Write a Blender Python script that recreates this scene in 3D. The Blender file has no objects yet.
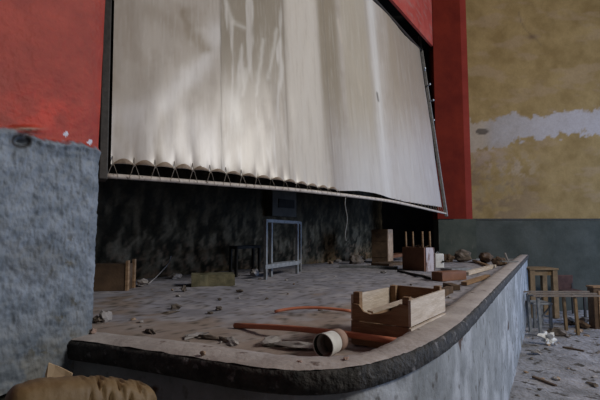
import bpy, bmesh, math, random
from mathutils import Vector, Matrix, noise
random.seed(7)
sc = bpy.context.scene
C = sc.collection

# ------------------------------------------------------------------ camera
EYE = 1.37; F = 433.0; PITCH = math.atan(35/433)
cam_d = bpy.data.cameras.new('camera'); cam = bpy.data.objects.new('camera', cam_d); C.objects.link(cam)
cam_d.sensor_fit = 'HORIZONTAL'; cam_d.sensor_width = 36; cam_d.lens = 36*F/600
cam_d.clip_start = 0.02
cam.location = (0, 0, EYE); cam.rotation_euler = (math.pi/2 + PITCH, 0, 0)
sc.camera = cam
# ------------------------------------------------------------------ world, lights, exposure
w = bpy.data.worlds.new('world'); sc.world = w; w.use_nodes = True
bg = w.node_tree.nodes['Background']; bg.inputs[0].default_value = (0.62, 0.76, 1.0, 1); bg.inputs[1].default_value = 0.40
def area(name, loc, target, size, sizey, power, col):
    l = bpy.data.lights.new(name, 'AREA'); l.shape = 'RECTANGLE'; l.size = size; l.size_y = sizey
    l.energy = power; l.color = col
    o = bpy.data.objects.new(name, l); C.objects.link(o); o.location = loc
    o.rotation_euler = (Vector(target)-Vector(loc)).to_track_quat('-Z', 'Y').to_euler()
    return o
area('high_window_daylight', (7.2, 0.5, 5.7), (0.4, 3.6, 1.9), 2.2, 1.4, 430, (1.0, 0.96, 0.90))
area('doorway_daylight', (9.8, 5.6, 1.6), (4.0, 5.6, 0.7), 1.8, 2.4, 300, (0.38, 0.58, 1.0))
sc.view_settings.view_transform = 'Standard'; sc.view_settings.look = 'None'
sc.view_settings.gamma = 1; sc.view_settings.use_curve_mapping = False
sc.view_settings.exposure = 0.0

# ------------------------------------------------------------------ helpers
cp, sp = math.cos(PITCH), math.sin(PITCH)
def ray(px, py):
    a = (px-300)/F; b = (200-py)/F
    return Vector((a, cp-b*sp, sp+b*cp))
def G(px, py, z):                       # a photo point lying on the level z
    r = ray(px, py); t = (z-EYE)/r.z
    return Vector((r.x*t, r.y*t, z))
def P(px, py, Y):                       # a photo point at distance Y
    r = ray(px, py); t = Y/r.y
    return Vector((r.x*t, Y, EYE+r.z*t))
def proj(v):
    x, y, z = v[0], v[1], v[2]-EYE
    f = y*cp+z*sp; u = z*cp-y*sp
    return 300+F*x/f, 200-F*u/f

def lerp(a, b, t): return a+(b-a)*t
def table(tab, x):
    if x <= tab[0][0]: return tab[0][1]
    for (x0, y0), (x1, y1) in zip(tab, tab[1:]):
        if x <= x1: return y0+(y1-y0)*(x-x0)/(x1-x0)
    return tab[-1][1]

def mat(name, cols, scale=6, rough=0.85, bump=0.3, bscale=40, detail=6, stretch=(1,1,1), spec=0.3, pos=(0.35,0.65), metal=0, bdist=0.01, coord='Object', extra=None):
    m = bpy.data.materials.new(name); m.use_nodes = True
    nt = m.node_tree; N = nt.nodes; L = nt.links
    b = N['Principled BSDF']; b.inputs['Roughness'].default_value = rough
    b.inputs['Specular IOR Level'].default_value = spec; b.inputs['Metallic'].default_value = metal
    tc = N.new('ShaderNodeTexCoord'); mp = N.new('ShaderNodeMapping'); mp.inputs['Scale'].default_value = stretch
    L.new(tc.outputs[coord], mp.inputs[0])
    n = N.new('ShaderNodeTexNoise'); n.inputs['Scale'].default_value = scale; n.inputs['Detail'].default_value = detail
    n.inputs['Roughness'].default_value = 0.62
    L.new(mp.outputs[0], n.inputs['Vector'])
    r = N.new('ShaderNodeValToRGB'); e = r.color_ramp
    k = len(cols)
    for i, c in enumerate(cols):
        p = pos[0]+(pos[1]-pos[0])*(i/(k-1) if k > 1 else 0)
        el = e.elements[i] if i < 2 else e.elements.new(p)
        el.position = p; el.color = (*c, 1)
    L.new(n.outputs[0], r.inputs[0]); out = r.outputs[0]
    if extra:
        for (c, sc_, lo, hi, st) in extra:          # spots of another colour over the first
            mp2 = N.new('ShaderNodeMapping'); mp2.inputs['Scale'].default_value = st; mp2.inputs['Location'].default_value = (3.1*sc_, 1.7, 5.3)
            L.new(tc.outputs[coord], mp2.inputs[0])
            n2 = N.new('ShaderNodeTexNoise'); n2.inputs['Scale'].default_value = sc_; n2.inputs['Detail'].default_value = 8
            L.new(mp2.outputs[0], n2.inputs['Vector'])
            r2 = N.new('ShaderNodeMapRange'); r2.inputs[1].default_value = lo; r2.inputs[2].default_value = hi
            L.new(n2.outputs[0], r2.inputs[0])
            mx = N.new('ShaderNodeMix'); mx.data_type = 'RGBA'
            L.new(r2.outputs[0], mx.inputs[0]); L.new(out, mx.inputs[6]); mx.inputs[7].default_value = (*c, 1)
            out = mx.outputs[2]
    L.new(out, b.inputs['Base Color'])
    if bump:
        n3 = N.new('ShaderNodeTexNoise'); n3.inputs['Scale'].default_value = bscale; n3.inputs['Detail'].default_value = 5
        L.new(mp.outputs[0], n3.inputs['Vector'])
        bp = N.new('ShaderNodeBump'); bp.inputs['Strength'].default_value = bump; bp.inputs['Distance'].default_value = bdist
        L.new(n3.outputs[0], bp.inputs['Height']); L.new(bp.outputs[0], b.inputs['Normal'])
    return m

def attr_mat(name, rough, spec, bump, bscale, bdist=0.01, stretch=(1,1,1), fine=0.12, fscale=30, coord='Object'):
    """surface whose paint, plaster and stain patches, and some shade, are stored as a colour attribute"""
    m = mat(name, [(1-fine,)*3, (1,1,1)], fscale, rough, bump, bscale, stretch=stretch, spec=spec, bdist=bdist, coord=coord)
    nt = m.node_tree; b = nt.nodes['Principled BSDF']
    src = b.inputs['Base Color'].links[0].from_socket
    a = nt.nodes.new('ShaderNodeVertexColor'); a.layer_name = 'paint'
    mx = nt.nodes.new('ShaderNodeMix'); mx.data_type = 'RGBA'; mx.blend_type = 'MULTIPLY'; mx.inputs[0].default_value = 1
    nt.links.new(a.outputs[0], mx.inputs[6]); nt.links.new(src, mx.inputs[7])
    nt.links.new(mx.outputs[2], b.inputs['Base Color'])
    return m

def obj(name, bm, m, parent=None, smooth=False, bevel=0, loc=None):
    me = bpy.data.meshes.new(name)
    bmesh.ops.recalc_face_normals(bm, faces=bm.faces)
    if loc is not None: bmesh.ops.translate(bm, verts=bm.verts, vec=-Vector(loc))
    bm.to_mesh(me); bm.free()
    if m: me.materials.append(m)
    if smooth:
        for p in me.polygons: p.use_smooth = True
    o = bpy.data.objects.new(name, me); C.objects.link(o)
    if loc is not None: o.location = loc
    if parent: o.parent = parent
    if bevel:
        md = o.modifiers.new('bevel', 'BEVEL'); md.width = bevel; md.segments = 2; md.limit_method = 'ANGLE'
    return o
def tag(o, label, cat, group=None, kind=None):
    o['label'] = label; o['category'] = cat
    if group: o['group'] = group
    if kind: o['kind'] = kind
    return o
def thing(name, label, cat, loc=(0,0,0), rz=0, group=None):
    o = bpy.data.objects.new(name, None); C.objects.link(o); o.location = loc; o.rotation_euler = (0,0,rz)
    o.empty_display_size = 0.05
    return tag(o, label, cat, group)
def struct(name, bm, m, smooth=False, bevel=0):
    o = obj(name, bm, m, smooth=smooth, bevel=bevel); o['kind'] = 'structure'; return o
def box(bm, c, s, M=None):
    r = bmesh.ops.create_cube(bm, size=1)
    T = Matrix.Translation(c) @ (M.to_4x4() if M else Matrix.Identity(4)) @ Matrix.Diagonal((s[0], s[1], s[2], 1))
    bmesh.ops.transform(bm, matrix=T, verts=r['verts']); return r['verts']
def basis(p0, p1, up=(0,0,1)):
    d = (Vector(p1)-Vector(p0)).normalized(); u = Vector(up)
    if abs(d.dot(u)) > .98: u = Vector((0,1,0))
    s = d.cross(u).normalized(); t = s.cross(d).normalized()
    return Matrix((d, s, t)).transposed()
def beam(bm, p0, p1, wd, th, up=(0,0,1)):
    p0 = Vector(p0); p1 = Vector(p1)
    return box(bm, (p0+p1)/2, ((p1-p0).length, wd, th), basis(p0, p1, up))
def tube(bm, pts, r, n=10, caps=True):
    rings = []
    pts = [Vector(p) for p in pts]
    for i, p in enumerate(pts):
        d = (pts[min(i+1, len(pts)-1)]-pts[max(i-1, 0)]).normalized()
        up = Vector((0,0,1)) if abs(d.z) < .9 else Vector((0,1,0))
        s = d.cross(up).normalized(); t = s.cross(d)
        rr = r[i] if isinstance(r, (list, tuple)) else r
        rings.append([bm.verts.new(p+(s*math.cos(2*math.pi*k/n)+t*math.sin(2*math.pi*k/n))*rr) for k in range(n)])
    for a, b in zip(rings, rings[1:]):
        for k in range(n): bm.faces.new((a[k], a[(k+1)%n], b[(k+1)%n], b[k]))
    if caps: bm.faces.new(rings[0]); bm.faces.new(rings[-1])
def prism(bm, poly, z0, z1):
    lo = [bm.verts.new((p[0], p[1], z0)) for p in poly]; hi = [bm.verts.new((p[0], p[1], z1)) for p in poly]
    n = len(poly)
    for i in range(n): bm.faces.new((lo[i], lo[(i+1)%n], hi[(i+1)%n], hi[i]))
    bm.faces.new(hi); bm.faces.new(lo[::-1])
def slab(bm, p0, p1, back, thick, z0, z1):      # wall from p0 to p1 in plan, thickness towards `back`
    b = Vector((back[0], back[1])).normalized()*thick
    p0 = Vector(p0[:2]); p1 = Vector(p1[:2])
    prism(bm, [p0, p1, p1+b, p0+b], z0, z1)
def rock(bm, c, s, seed, sub=2, flat=0.6, rough=.35):
    r = bmesh.ops.create_icosphere(bm, subdivisions=sub, radius=1)
    for v in r['verts']:
        k = 1+rough*noise.noise(v.co*1.6+Vector((seed*3.7, seed, -seed)))*2
        v.co = Vector((v.co.x*k*s[0], v.co.y*k*s[1], v.co.z*k*s[2]*flat))
    zmin = min(v.co.z for v in r['verts'])
    bmesh.ops.rotate(bm, verts=r['verts'], cent=(0,0,0), matrix=Matrix.Rotation(seed*1.3, 3, 'Z'))
    bmesh.ops.translate(bm, verts=r['verts'], vec=(c[0], c[1], c[2]-zmin*.92))
def grid_surface(bm, rows):                     # rows of points
    vs = [[bm.verts.new(p) for p in r] for r in rows]
    for a, b in zip(vs, vs[1:]):
        for i in range(len(a)-1): bm.faces.new((a[i], a[i+1], b[i+1], b[i]))
    return vs
def paint(o, fn):
    me = o.data; ca = me.color_attributes.new('paint', 'FLOAT_COLOR', 'POINT')
    for i, v in enumerate(me.vertices): ca.data[i].color = (*fn(o.matrix_world @ v.co), 1)
def mixc(a, b, t):
    t = max(0, min(1, t)); return tuple(x+(y-x)*t for x, y in zip(a, b))
def sst(a, b, x):
    t = max(0, min(1, (x-a)/(b-a))); return t*t*(3-2*t)
def fb(x, y, z=0, o=4): return noise.fractal(Vector((x, y, z)), 0.6, 2.1, o)

KT = EYE-0.35      # kerb top
SF = EYE-0.44      # stage floor
DADO = EYE+0.29
U = Vector((0.57, 1.0, 0)).normalized()         # direction of the stage front and proscenium
NB = Vector((-U.y, U.x, 0))                     # towards the back of the stage

# ------------------------------------------------------------------ materials
M_roughcast = None
M_black = mat('dark_backstage', [(0.010,0.010,0.010),(0.022,0.021,0.019)], 5, .95)
M_steel_dark = mat('dark_frame_paint', [(0.022,0.019,0.017),(0.045,0.038,0.033)], 30, .5, .1)
M_steel_grey = mat('grey_frame_paint', [(0.16,0.155,0.15),(0.30,0.29,0.28)], 25, .5, .15)
M_bar = mat('dusty_bar_paint', [(0.42,0.36,0.31),(0.62,0.55,0.48)], 20, .55, .2, extra=[((0.12,0.09,0.07), 35, .62, .7, (1,1,1))])
M_cord = mat('lacing_cord', [(0.20,0.17,0.14),(0.34,0.29,0.24)], 50, .9)
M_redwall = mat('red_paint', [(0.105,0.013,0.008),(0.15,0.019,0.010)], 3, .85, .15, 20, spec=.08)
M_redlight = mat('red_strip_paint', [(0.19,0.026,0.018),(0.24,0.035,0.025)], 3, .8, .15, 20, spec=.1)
M_stagefloor = attr_mat('dusty_stage_floor', .95, .2, .2, 25, bdist=.01, fine=.12, fscale=14)
M_hallfloor = mat('dusty_hall_floor', [(0.17,0.165,0.17),(0.33,0.32,0.34)], 3, .95, .8, 18, bdist=.03,
    extra=[((0.07,0.06,0.05), 9, .58, .66, (1,1,1)), ((0.40,0.39,0.40), 14, .66, .70, (1,1,1))])
M_kerbtop = mat('dusty_kerb_cement', [(0.33,0.29,0.275),(0.45,0.405,0.385)], 7, .92, .5, 45, bdist=.008,
    extra=[((0.13,0.09,0.075), 16, .64, .70, (1,1,1))])
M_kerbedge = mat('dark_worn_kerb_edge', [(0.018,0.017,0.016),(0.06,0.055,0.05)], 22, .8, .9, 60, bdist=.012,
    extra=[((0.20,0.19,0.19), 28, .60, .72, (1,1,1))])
M_stagewall = mat('peeling_pale_blue_plaster', [(0.165,0.175,0.18),(0.29,0.305,0.32)], 4, .85, .6, 30, bdist=.012,
    extra=[((0.36,0.375,0.40), 2.6, .50, .60, (1,1,1)), ((0.10,0.095,0.09), 14, .60, .70, (1,1,1)), ((0.07,0.04,0.025), 3.3, .665, .69, (1,1,1))])
M_wood = mat('old_crate_wood', [(0.20,0.12,0.065),(0.34,0.22,0.13)], 6, .85, .3, 30, stretch=(1,1,6))
M_woodpale = mat('pale_crate_wood', [(0.46,0.38,0.30),(0.62,0.54,0.46)], 8, .85, .3, 30, stretch=(1,1,6))
M_wooddark = mat('dark_old_wood', [(0.07,0.045,0.03),(0.14,0.09,0.055)], 8, .85, .3, 30)
M_woodhall = mat('ochre_wood', [(0.15,0.098,0.048),(0.25,0.165,0.085)], 8, .8, .3, 30)
M_redwood = mat('red_brown_veneer', [(0.17,0.075,0.040),(0.24,0.11,0.06)], 7, .6, .2, 25)
M_peel = mat('peeling_white_veneer', [(0.20,0.12,0.10),(0.50,0.46,0.50)], 3, .8, .3, 25, pos=(.36,.42), stretch=(3,3,.8))
M_pipe = mat('red_pvc', [(0.42,0.13,0.07),(0.52,0.19,0.11)], 10, .55, .1)
M_white = mat('dusty_white', [(0.55,0.54,0.52),(0.72,0.72,0.70)], 14, .6, .1)
M_pink = mat('dusty_pink', [(0.30,0.20,0.16),(0.40,0.28,0.23)], 14, .8, .2)
M_plaster = mat('plaster_bits', [(0.24,0.22,0.21),(0.37,0.345,0.335)], 14, .9, .4)
M_stone = mat('rubble_bits', [(0.07,0.06,0.05),(0.20,0.16,0.13)], 14, .95, .4)
M_brick = mat('tan_rubble', [(0.28,0.19,0.13),(0.42,0.31,0.22)], 14, .95, .4)
M_vinyl = mat('tan_vinyl', [(0.13,0.080,0.036),(0.20,0.130,0.060)], 9, .6, .3, 40, extra=[((0.11,0.07,0.035), 6, .5, .66, (1,1,1))])
M_card = mat('tan_card', [(0.40,0.28,0.17),(0.48,0.35,0.22)], 9, .9, .1)
M_metaldull = mat('dull_grey_metal', [(0.15,0.155,0.16),(0.26,0.27,0.28)], 20, .5, .1)

# ------------------------------------------------------------------ structure
bm = bmesh.new()
rows = []
for j in range(90):
    y = lerp(-3, 9.6, j/89)
    rows.append([Vector((x, y, 0.03*fb(x*1.5, y*1.5)+.012*fb(x*9, y*9))) for x in [lerp(-3, 11, i/110) for i in range(111)]])
grid_surface(bm, rows)
struct('floor', bm, M_hallfloor, smooth=True)

bm = bmesh.new(); box(bm, (3.5, -3.1, 3.2), (16, .2, 6.8)); struct('wall_rear', bm, mat('rear_wall_paint', [(0.05,0.045,0.04),(0.09,0.08,0.07)], 3))
bm = bmesh.new(); box(bm, (3.6, .2, 6.6), (14, 19, .15)); struct('ceiling_hall', bm, mat('ceiling_paint', [(0.18,0.17,0.15),(0.26,0.25,0.22)], 3))
# far side wall of the hall: ochre plaster above, grey-green below, bare strip
WY = 8.05
COLX0, COLX1, COLX2 = 2.49, 3.02, 3.19
bm = bmesh.new()
xs = [lerp(3.0, 8.6, i/200) for i in range(201)]; zs = [lerp(-.05, 6.2, j/220) for j in range(221)]
grid_surface(bm, [[Vector((x, WY+.006*fb(x*2, z*2), z)) for x in xs] for z in zs])
M_wallpaint = attr_mat('old_wall_paint', .9, .08, .25, 25)
wr = struct('wall_far', bm, M_wallpaint, smooth=True)
def wallcol(v):
    px, py = proj(v)
    n = fb(v.x*2.2, v.z*2.2, 3); n2 = fb(v.x*7, v.z*7, 8); n3 = fb(v.x*1.1, v.z*3.0, 14)
    och = mixc((0.215,0.145,0.060), (0.31,0.220,0.100), .5+n*.7)
    och = mixc(och, (0.30,0.215,0.13), sst(.05, .45, n3)*.55)
    # bare plaster band with a ragged outline
    top = table([(468,121),(480,123),(500,117),(512,113),(530,117),(545,116),(560,111),(600,110)], px)+n2*4
    bot = table([(468,152),(480,152),(500,146),(515,143),(530,137),(545,139),(565,133),(585,134),(600,132)], px)+n2*6+n*3
    k = sst(-1.2, 1.2, py-top)*sst(-1.2, 1.2, bot-py)
    pale = mixc((0.28,0.25,0.23), (0.38,0.355,0.36), sst(470, 560, px)+n*.4)
    pale = mixc(pale, (0.42,0.33,0.22), sst(495, 480, px)*.5)
    c = mixc(och, pale, k*.93)
    # damp, scuffed patch near the corner
    d = math.exp(-((px-492)/32)**2-((py-180)/30)**2)
    c = mixc(c, (0.22,0.17,0.11), d*sst(-.1, .35, n2+n*.5)*.7)
    d = math.exp(-((px-520)/18)**2-((py-168)/14)**2)
    c = mixc(c, (0.38,0.30,0.22), d*sst(-.2, .3, n2)*.6)
    d = math.exp(-((px-532)/5)**2-((py-37)/2.5)**2)
    c = mixc(c, (0.10,0.06,0.04), d*.8)
    d = math.exp(-((px-487)/22)**2-((py-160)/12)**2)
    c = mixc(c, (0.36,0.27,0.21), d*sst(-.4, .3, n2)*.7)
    c = mixc(c, (0.13,0.085,0.05), sst(.1, .4, n3+n2*.5)*sst(150, 170, py)*sst(560, 500, px)*.45)
    c = mixc(c, (0.07,0.055,0.045), sst(1.25, .8, ((px-482)/6.5)**2+((py-131.5)/3)**2)*.85)
    # thin crack
    cx = table([(12,519),(22,521),(30,526),(37,534),(45,541)], py)
    if 12 < py < 46 : c = mixc(c, (0.16,0.11,0.06), math.exp(-((px-cx)/.8)**2)*.7)
    g = mixc((0.052,0.058,0.050), (0.074,0.080,0.070), .5+n)
    ln = DADO
    return mixc(g, c, sst(ln-.02, ln+.02, v.z)) if v.z > ln-.03 else g
paint(wr, wallcol)
bm = bmesh.new(); box(bm, (5.9, WY-.008, DADO), (5.6, .02, .025)); struct('trim_1', bm, mat('dark_line', [(.03,.032,.03),(.05,.05,.045)], 8))
# solid wall behind the plaster skin, reaching on past the stage
bm = bmesh.new(); box(bm, (5.9, WY+.2, 3.05), (5.6, .34, 6.4)); struct('wall_far_core', bm, M_black)

# proscenium column at the far end
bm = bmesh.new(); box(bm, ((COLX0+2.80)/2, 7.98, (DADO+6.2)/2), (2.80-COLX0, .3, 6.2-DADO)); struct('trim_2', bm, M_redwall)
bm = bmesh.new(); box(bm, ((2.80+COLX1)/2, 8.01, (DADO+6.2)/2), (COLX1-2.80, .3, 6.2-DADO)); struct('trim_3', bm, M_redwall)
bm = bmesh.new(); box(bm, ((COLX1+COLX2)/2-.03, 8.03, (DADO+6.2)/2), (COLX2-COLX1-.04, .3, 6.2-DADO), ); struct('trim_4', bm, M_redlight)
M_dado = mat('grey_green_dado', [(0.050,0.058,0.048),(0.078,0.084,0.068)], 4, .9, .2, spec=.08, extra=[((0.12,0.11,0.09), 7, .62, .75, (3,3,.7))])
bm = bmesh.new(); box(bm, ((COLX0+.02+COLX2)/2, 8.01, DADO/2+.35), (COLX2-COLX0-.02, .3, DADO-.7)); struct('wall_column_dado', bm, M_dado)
bm = bmesh.new(); box(bm, (4.2, WY+.02, 3), (2.2, .03, .01)); bm.free()

# header of the proscenium, bottom edge rising slightly to the far column
H1 = Vector((2.495, 7.86)); 
bm = bmesh.new()
def hp(t): return Vector((H1.x-U.x*t, H1.y-U.y*t))
hz = lambda t: 4.895-.1235*t if t < 2.9 else 4.537+(t-2.9)*.12
pts = []
nseg = 24
fr, bk = [], []
rows = []
for i in range(nseg+1):
    t = 7.4*i/nseg; p = hp(t); q = p+Vector((NB.x, NB.y))*.04
    z0 = hz(t)
    fr.append([bm.verts.new((p.x, p.y, z)) for z in (z0, z0+.6, z0+1.6, 6.6)])
    bk.append([bm.verts.new((q.x, q.y, z)) for z in (z0, 6.6)])
for i in range(nseg):
    for k in range(3): bm.faces.new((fr[i][k], fr[i+1][k], fr[i+1][k+1], fr[i][k+1]))
    bm.faces.new((bk[i][0], bk[i+1][0], bk[i+1][1], bk[i][1])); bm.faces.new((fr[i][0], fr[i+1][0], bk[i+1][0], bk[i][0]))
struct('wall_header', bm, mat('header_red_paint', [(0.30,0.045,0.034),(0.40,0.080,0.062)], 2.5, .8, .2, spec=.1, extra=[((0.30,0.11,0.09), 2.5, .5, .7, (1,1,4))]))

# near proscenium pillar: red above, grey roughcast below
PE = Vector((-.742, 1.58))
bm = bmesh.new()
def pp(t): return Vector((PE.x-.57*t, PE.y-t))
ts = [.36*i/150 for i in range(150)]+[lerp(.36, 3.2, i/30) for i in range(31)]
zs = [lerp(EYE-.47, 2.3, j/260) for j in range(260)]+[lerp(2.3, 4.6, j/40) for j in range(41)]
n_front = Vector((U.y, -U.x, 0))
M_pillar = attr_mat('pillar_paint_and_roughcast', .6, .35, .30, 55, bdist=.015, fine=.1)
def pil_bound(t):    # height of the edge between the red and the grey
    return EYE+.318+.012*fb(t*9, 1)+(.035 if t < .08 else 0)*0
def kd(v, c, r): return math.exp(-((v[0]-c[0])/r[0])**2-((v[1]-c[1])/r[1])**2)
rows = []
for z in zs:
    r = []
    for t in ts:
        p = pp(t); b = pil_bound(t)
        rough = sst(b+.01, b-.01, z)
        d = rough*(.010+.004*fb(t*14, z*14)+.0035*fb(t*55, z*40, 3, 5))+.002*fb(t*4, z*4)
        ledge = (math.exp(-((z-(b-.012))/.010)**2)*.009-math.exp(-((z-(b-.055))/.009)**2)*.004)*rough
        px, py = proj((p.x, p.y, z))
        hole = kd((px, py), (21, 141), (7, 5))*.035
        lip = kd((px, py), (24, 129), (15, 2.6))*.02
        d += ledge-hole+lip
        edge = math.exp(-t/.02)*.02*(1 if True else 0)
        d -= edge*.5
        r.append(Vector((p.x, p.y, z))+n_front*d+U*((rough*.002*fb(z*11, 5)+.010*max(0,z-EYE))*math.exp(-t/.05)))
    r.insert(0, r[0]+NB*.30)
    rows.append(r)
grid_surface(bm, rows)
pil = struct('wall_left', bm, M_pillar, smooth=True)
def pilcol(v):
    px, py = proj(v); t = PE.y-v.y
    n = fb(v.y*5, v.z*5, 2); n2 = fb(v.y*16, v.z*16, 5)
    b = pil_bound(t)+.01*n2
    red = mixc((0.30,0.028,0.013), (0.39,0.044,0.022), .5+n)
    red = mixc(red, (0.30,0.060,0.036), sst(0, .6, fb(v.y*1.5, v.z*1.5, 11))*.6)
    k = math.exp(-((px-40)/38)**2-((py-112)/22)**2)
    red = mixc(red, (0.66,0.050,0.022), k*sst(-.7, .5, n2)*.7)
    gr = mixc((0.125,0.148,0.175), (0.235,0.265,0.305), .5+n2*.9)
    gr = mixc(gr, (0.12,0.12,0.115), sst(.15, .6, n)*.5)
    gr = mixc(gr, (0.13,0.11,0.06), sst(16, 0, (px+ (345-py)*.25)-62+0)*0)
    low = sst(EYE-.20, EYE-.46, v.z)*sst(-.2, .5, n2+.1)
    gr = mixc(gr, (0.16,0.145,0.105), low*.6)
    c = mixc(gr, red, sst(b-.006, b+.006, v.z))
    for (cx, cy, s) in ((66,134,3.2),(90,142,3.2),(25,132,3)):
        a = abs(px-cx)/s+abs(py-cy+.5*(px-cx)*.3)/(s*.95)
        if a < 1 and cx > 30: c = (0.62,0.62,0.70)
    c = mixc(c, (0.30,0.24,0.17), kd((px,py), (27,129), (13,1.6))*.95)
    n5 = fb(v.y*30, v.z*30, 4)
    for (cx, cy, rx, ry) in ((68,262,9,7),(76,302,7,9),(72,240,6,5),(62,318,10,6),(40,352,22,7),(70,338,8,7)):
        c = mixc(c, (0.085,0.070,0.035), kd((px,py), (cx,cy), (rx,ry))*sst(-.15, .25, n5)*.75)
    rr_ = math.hypot((px-21)/10, (py-141)/7)
    c = mixc(c, (0.035,0.03,0.028), math.exp(-((rr_-.85)/.22)**2)*.95)
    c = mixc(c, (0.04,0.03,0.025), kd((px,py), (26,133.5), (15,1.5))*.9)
    return c
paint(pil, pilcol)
# core of the pillar and the dark lower wall under it
bm = bmesh.new()
q0 = Vector((PE.x, PE.y, 0))-U*.03-n_front*.03
slab(bm, q0, q0-U*3.6, NB, .24, EYE-.44, 4.6)
struct('wall_left_core', bm, M_black)
M_lower = mat('dark_olive_wall', [(0.020,0.019,0.012),(0.055,0.050,0.030)], 12, .9, .6)  # plain dark olive colour for the lower wall
bm = bmesh.new(); q0 = Vector((PE.x, PE.y, 0))-n_front*.03+U*.02
slab(bm, q0, q0-U*3.6, NB, .3, 0, EYE-.455); struct('wall_left_base', bm, M_lower)

# ---- stage
kerb_out = [(80,340),(130,346.5),(180,354),(220,361),(262,367),(300,369.5),(332,368.5),(360,365),(382,360),(402,354),(418,348),(432,341),(446,333),(460,323.5),(474,310)]
kerb_in = [(92,331),(130,334),(180,339),(220,345),(262,351),(300,355),(330,355),(352,353),(366,350.5),(378,346.5),(388,341.5),(399,335.5),(412,327.5),(427,318.5),(442,309)]
KO = [G(x, y, KT) for x, y in kerb_out]; KI = [G(x, y, KT) for x, y in kerb_in]
KO.insert(0, Vector((-.90, 1.535, KT))); KI.insert(0, Vector((-.84, 1.67, KT)))
endO = KO[-1]+Vector((.57, 1, 0))*(7.82-KO[-1].y); endI = KI[-1]+Vector((.57, 1, 0))*(7.82-KI[-1].y)
nk = 40
o0, i0 = KO[-1].copy(), KI[-1].copy()
for k in range(1, nk+1):
    KO.append(o0.lerp(endO, k/nk)); KI.append(i0.lerp(endI, k/nk))
def densify(a, n):
    out = []
    for p, q in zip(a, a[1:]):
        m = max(1, int((q-p).length/.02)) if n else 1
        for j in range(6): out.append(p.lerp(q, j/6))
    out.append(a[-1]); return out
def smooth_line(a, it=3):
    for _ in range(it):
        b = [a[0]]+[(a[i-1]+a[i]*2+a[i+1])/4 for i in range(1, len(a)-1)]+[a[-1]]; a = b
    return a
KO2 = smooth_line(densify(KO, 1), 14); KI2 = smooth_line(densify(KI, 1), 14)
# cement kerb cap: rounded section
bm = bmesh.new(); rows = []
TH = .072
for idx, (a, b) in enumerate(zip(KO2, KI2)):
    out = (a-b).normalized(); wdt = (a-b).length
    r = []
    for (f, dz) in ((0, -.14), (0, -.012), (.06, -.002), (.3, 0), (.6, .001), (.85, -.001), (.95, -.004)):
        p = b.lerp(a, f); jit = .003*fb(p.x*14, p.y*14, 4)+.0015*fb(p.x*50, p.y*50)
        r.append(Vector((p.x, p.y, KT+dz+jit)))
    rows.append(r)
grid_surface(bm, rows)
struct('stage_kerb_top', bm, M_kerbtop, smooth=True)
bm = bmesh.new(); rows = []
for idx, (a, b) in enumerate(zip(KO2, KI2)):
    out = (a-b).normalized()
    r = []
    for (o_, dz) in ((-.05*(a-b).length/.15, -.0035), (-.002, -.008), (.004, -.018), (.007, -.040), (.003, -.062), (-.012, -TH), (-.04, -TH-.004)):
        p = a+out*o_; j = .0045*fb(p.x*20, p.y*20, dz*60)+.003*fb(p.x*60, p.y*60, dz*99)
        if dz > -.005: j *= .2
        r.append(Vector((p.x, p.y, KT+dz+j*.5))+out*j)
    rows.append(r)
grid_surface(bm, rows)
struct('stage_kerb_edge', bm, M_kerbedge, smooth=True)
# front wall under the kerb
bm = bmesh.new(); rows = []
for a, b in zip(KO2, KI2):
    out = (a-b).normalized(); r = []
    for j in range(26):
        z = lerp(KT-TH+.004, -.02, j/25)
        p = a-out*(.022-.006*fb(a.x*5, a.y*5, z*5)); r.append(Vector((p.x, p.y, z)))
    rows.append(r)
# end face of the stage block
a, b = KO2[-1], KI2[-1]
for k in (.5, 1.0, 6):
    p = a.lerp(b, k); rows.append([Vector((p.x, p.y+.0, lerp(KT-TH, -.02, j/25))) for j in range(26)])
grid_surface(bm, rows)
struct('stage_front_wall', bm, M_stagewall, smooth=True)
# stage floor
BW0 = Vector((-3.2, 2.44)); bdir = Vector((.79, 1.0)).normalized()
BW1 = Vector((1.62, 8.55))
inner = [(p.x+ (KO2[i].x-p.x)*.2, p.y+(KO2[i].y-p.y)*.2) for i, p in enumerate(KI2)][::5]
inner.append((KI2[-1].x, KI2[-1].y))
bm = bmesh.new()
# a fine sheet clipped to the plan of the stage
import itertools
def inside(x, y, poly):
    c = False; j = len(poly)-1
    for i in range(len(poly)):
        xi, yi = poly[i]; xj, yj = poly[j]
        if (yi > y) != (yj > y) and x < (xj-xi)*(y-yi)/(yj-yi)+xi: c = not c
        j = i
    return c
outline = inner+[(5.0, 8.3), (5.0, 9.4), (-4.0, 9.4), (-4.0, 2.0), (-1.2, 1.70)]
outline = inner+[(3.82, 9.4), (-4.0, 9.4), (-4.0, 2.0), (-1.3, 1.55)]
def sfz(x, y):
    d = min(((x-a.x)**2+(y-a.y)**2) for a in KI2[::8])**.5
    bank = .055*math.exp(-(d/.10)**2)*(0.45+.9*fb(x*4, y*4, 2))*(1 if y < 1.8 else .3)
    return SF+.010*fb(x*1.6, y*1.6)+.004*fb(x*10, y*10)+max(0, bank)
gx = [lerp(-4, 3.9, i/300) for i in range(301)]; gy = [1.1+8.3*(j/260)**1.35 for j in range(261)]
vid = {}
for i, j in itertools.product(range(300), range(260)):
    cx_, cy_ = (gx[i]+gx[i+1])/2, (gy[j]+gy[j+1])/2
    if inside(cx_, cy_, outline):
        f = []
        for a_, b_ in ((i,j),(i+1,j),(i+1,j+1),(i,j+1)):
            if (a_, b_) not in vid: vid[(a_, b_)] = bm.verts.new((gx[a_], gy[b_], sfz(gx[a_], gy[b_])))
            f.append(vid[(a_, b_)])
        bm.faces.new(f)
stf = struct('stage_floor', bm, M_stagefloor, smooth=True)
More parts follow.
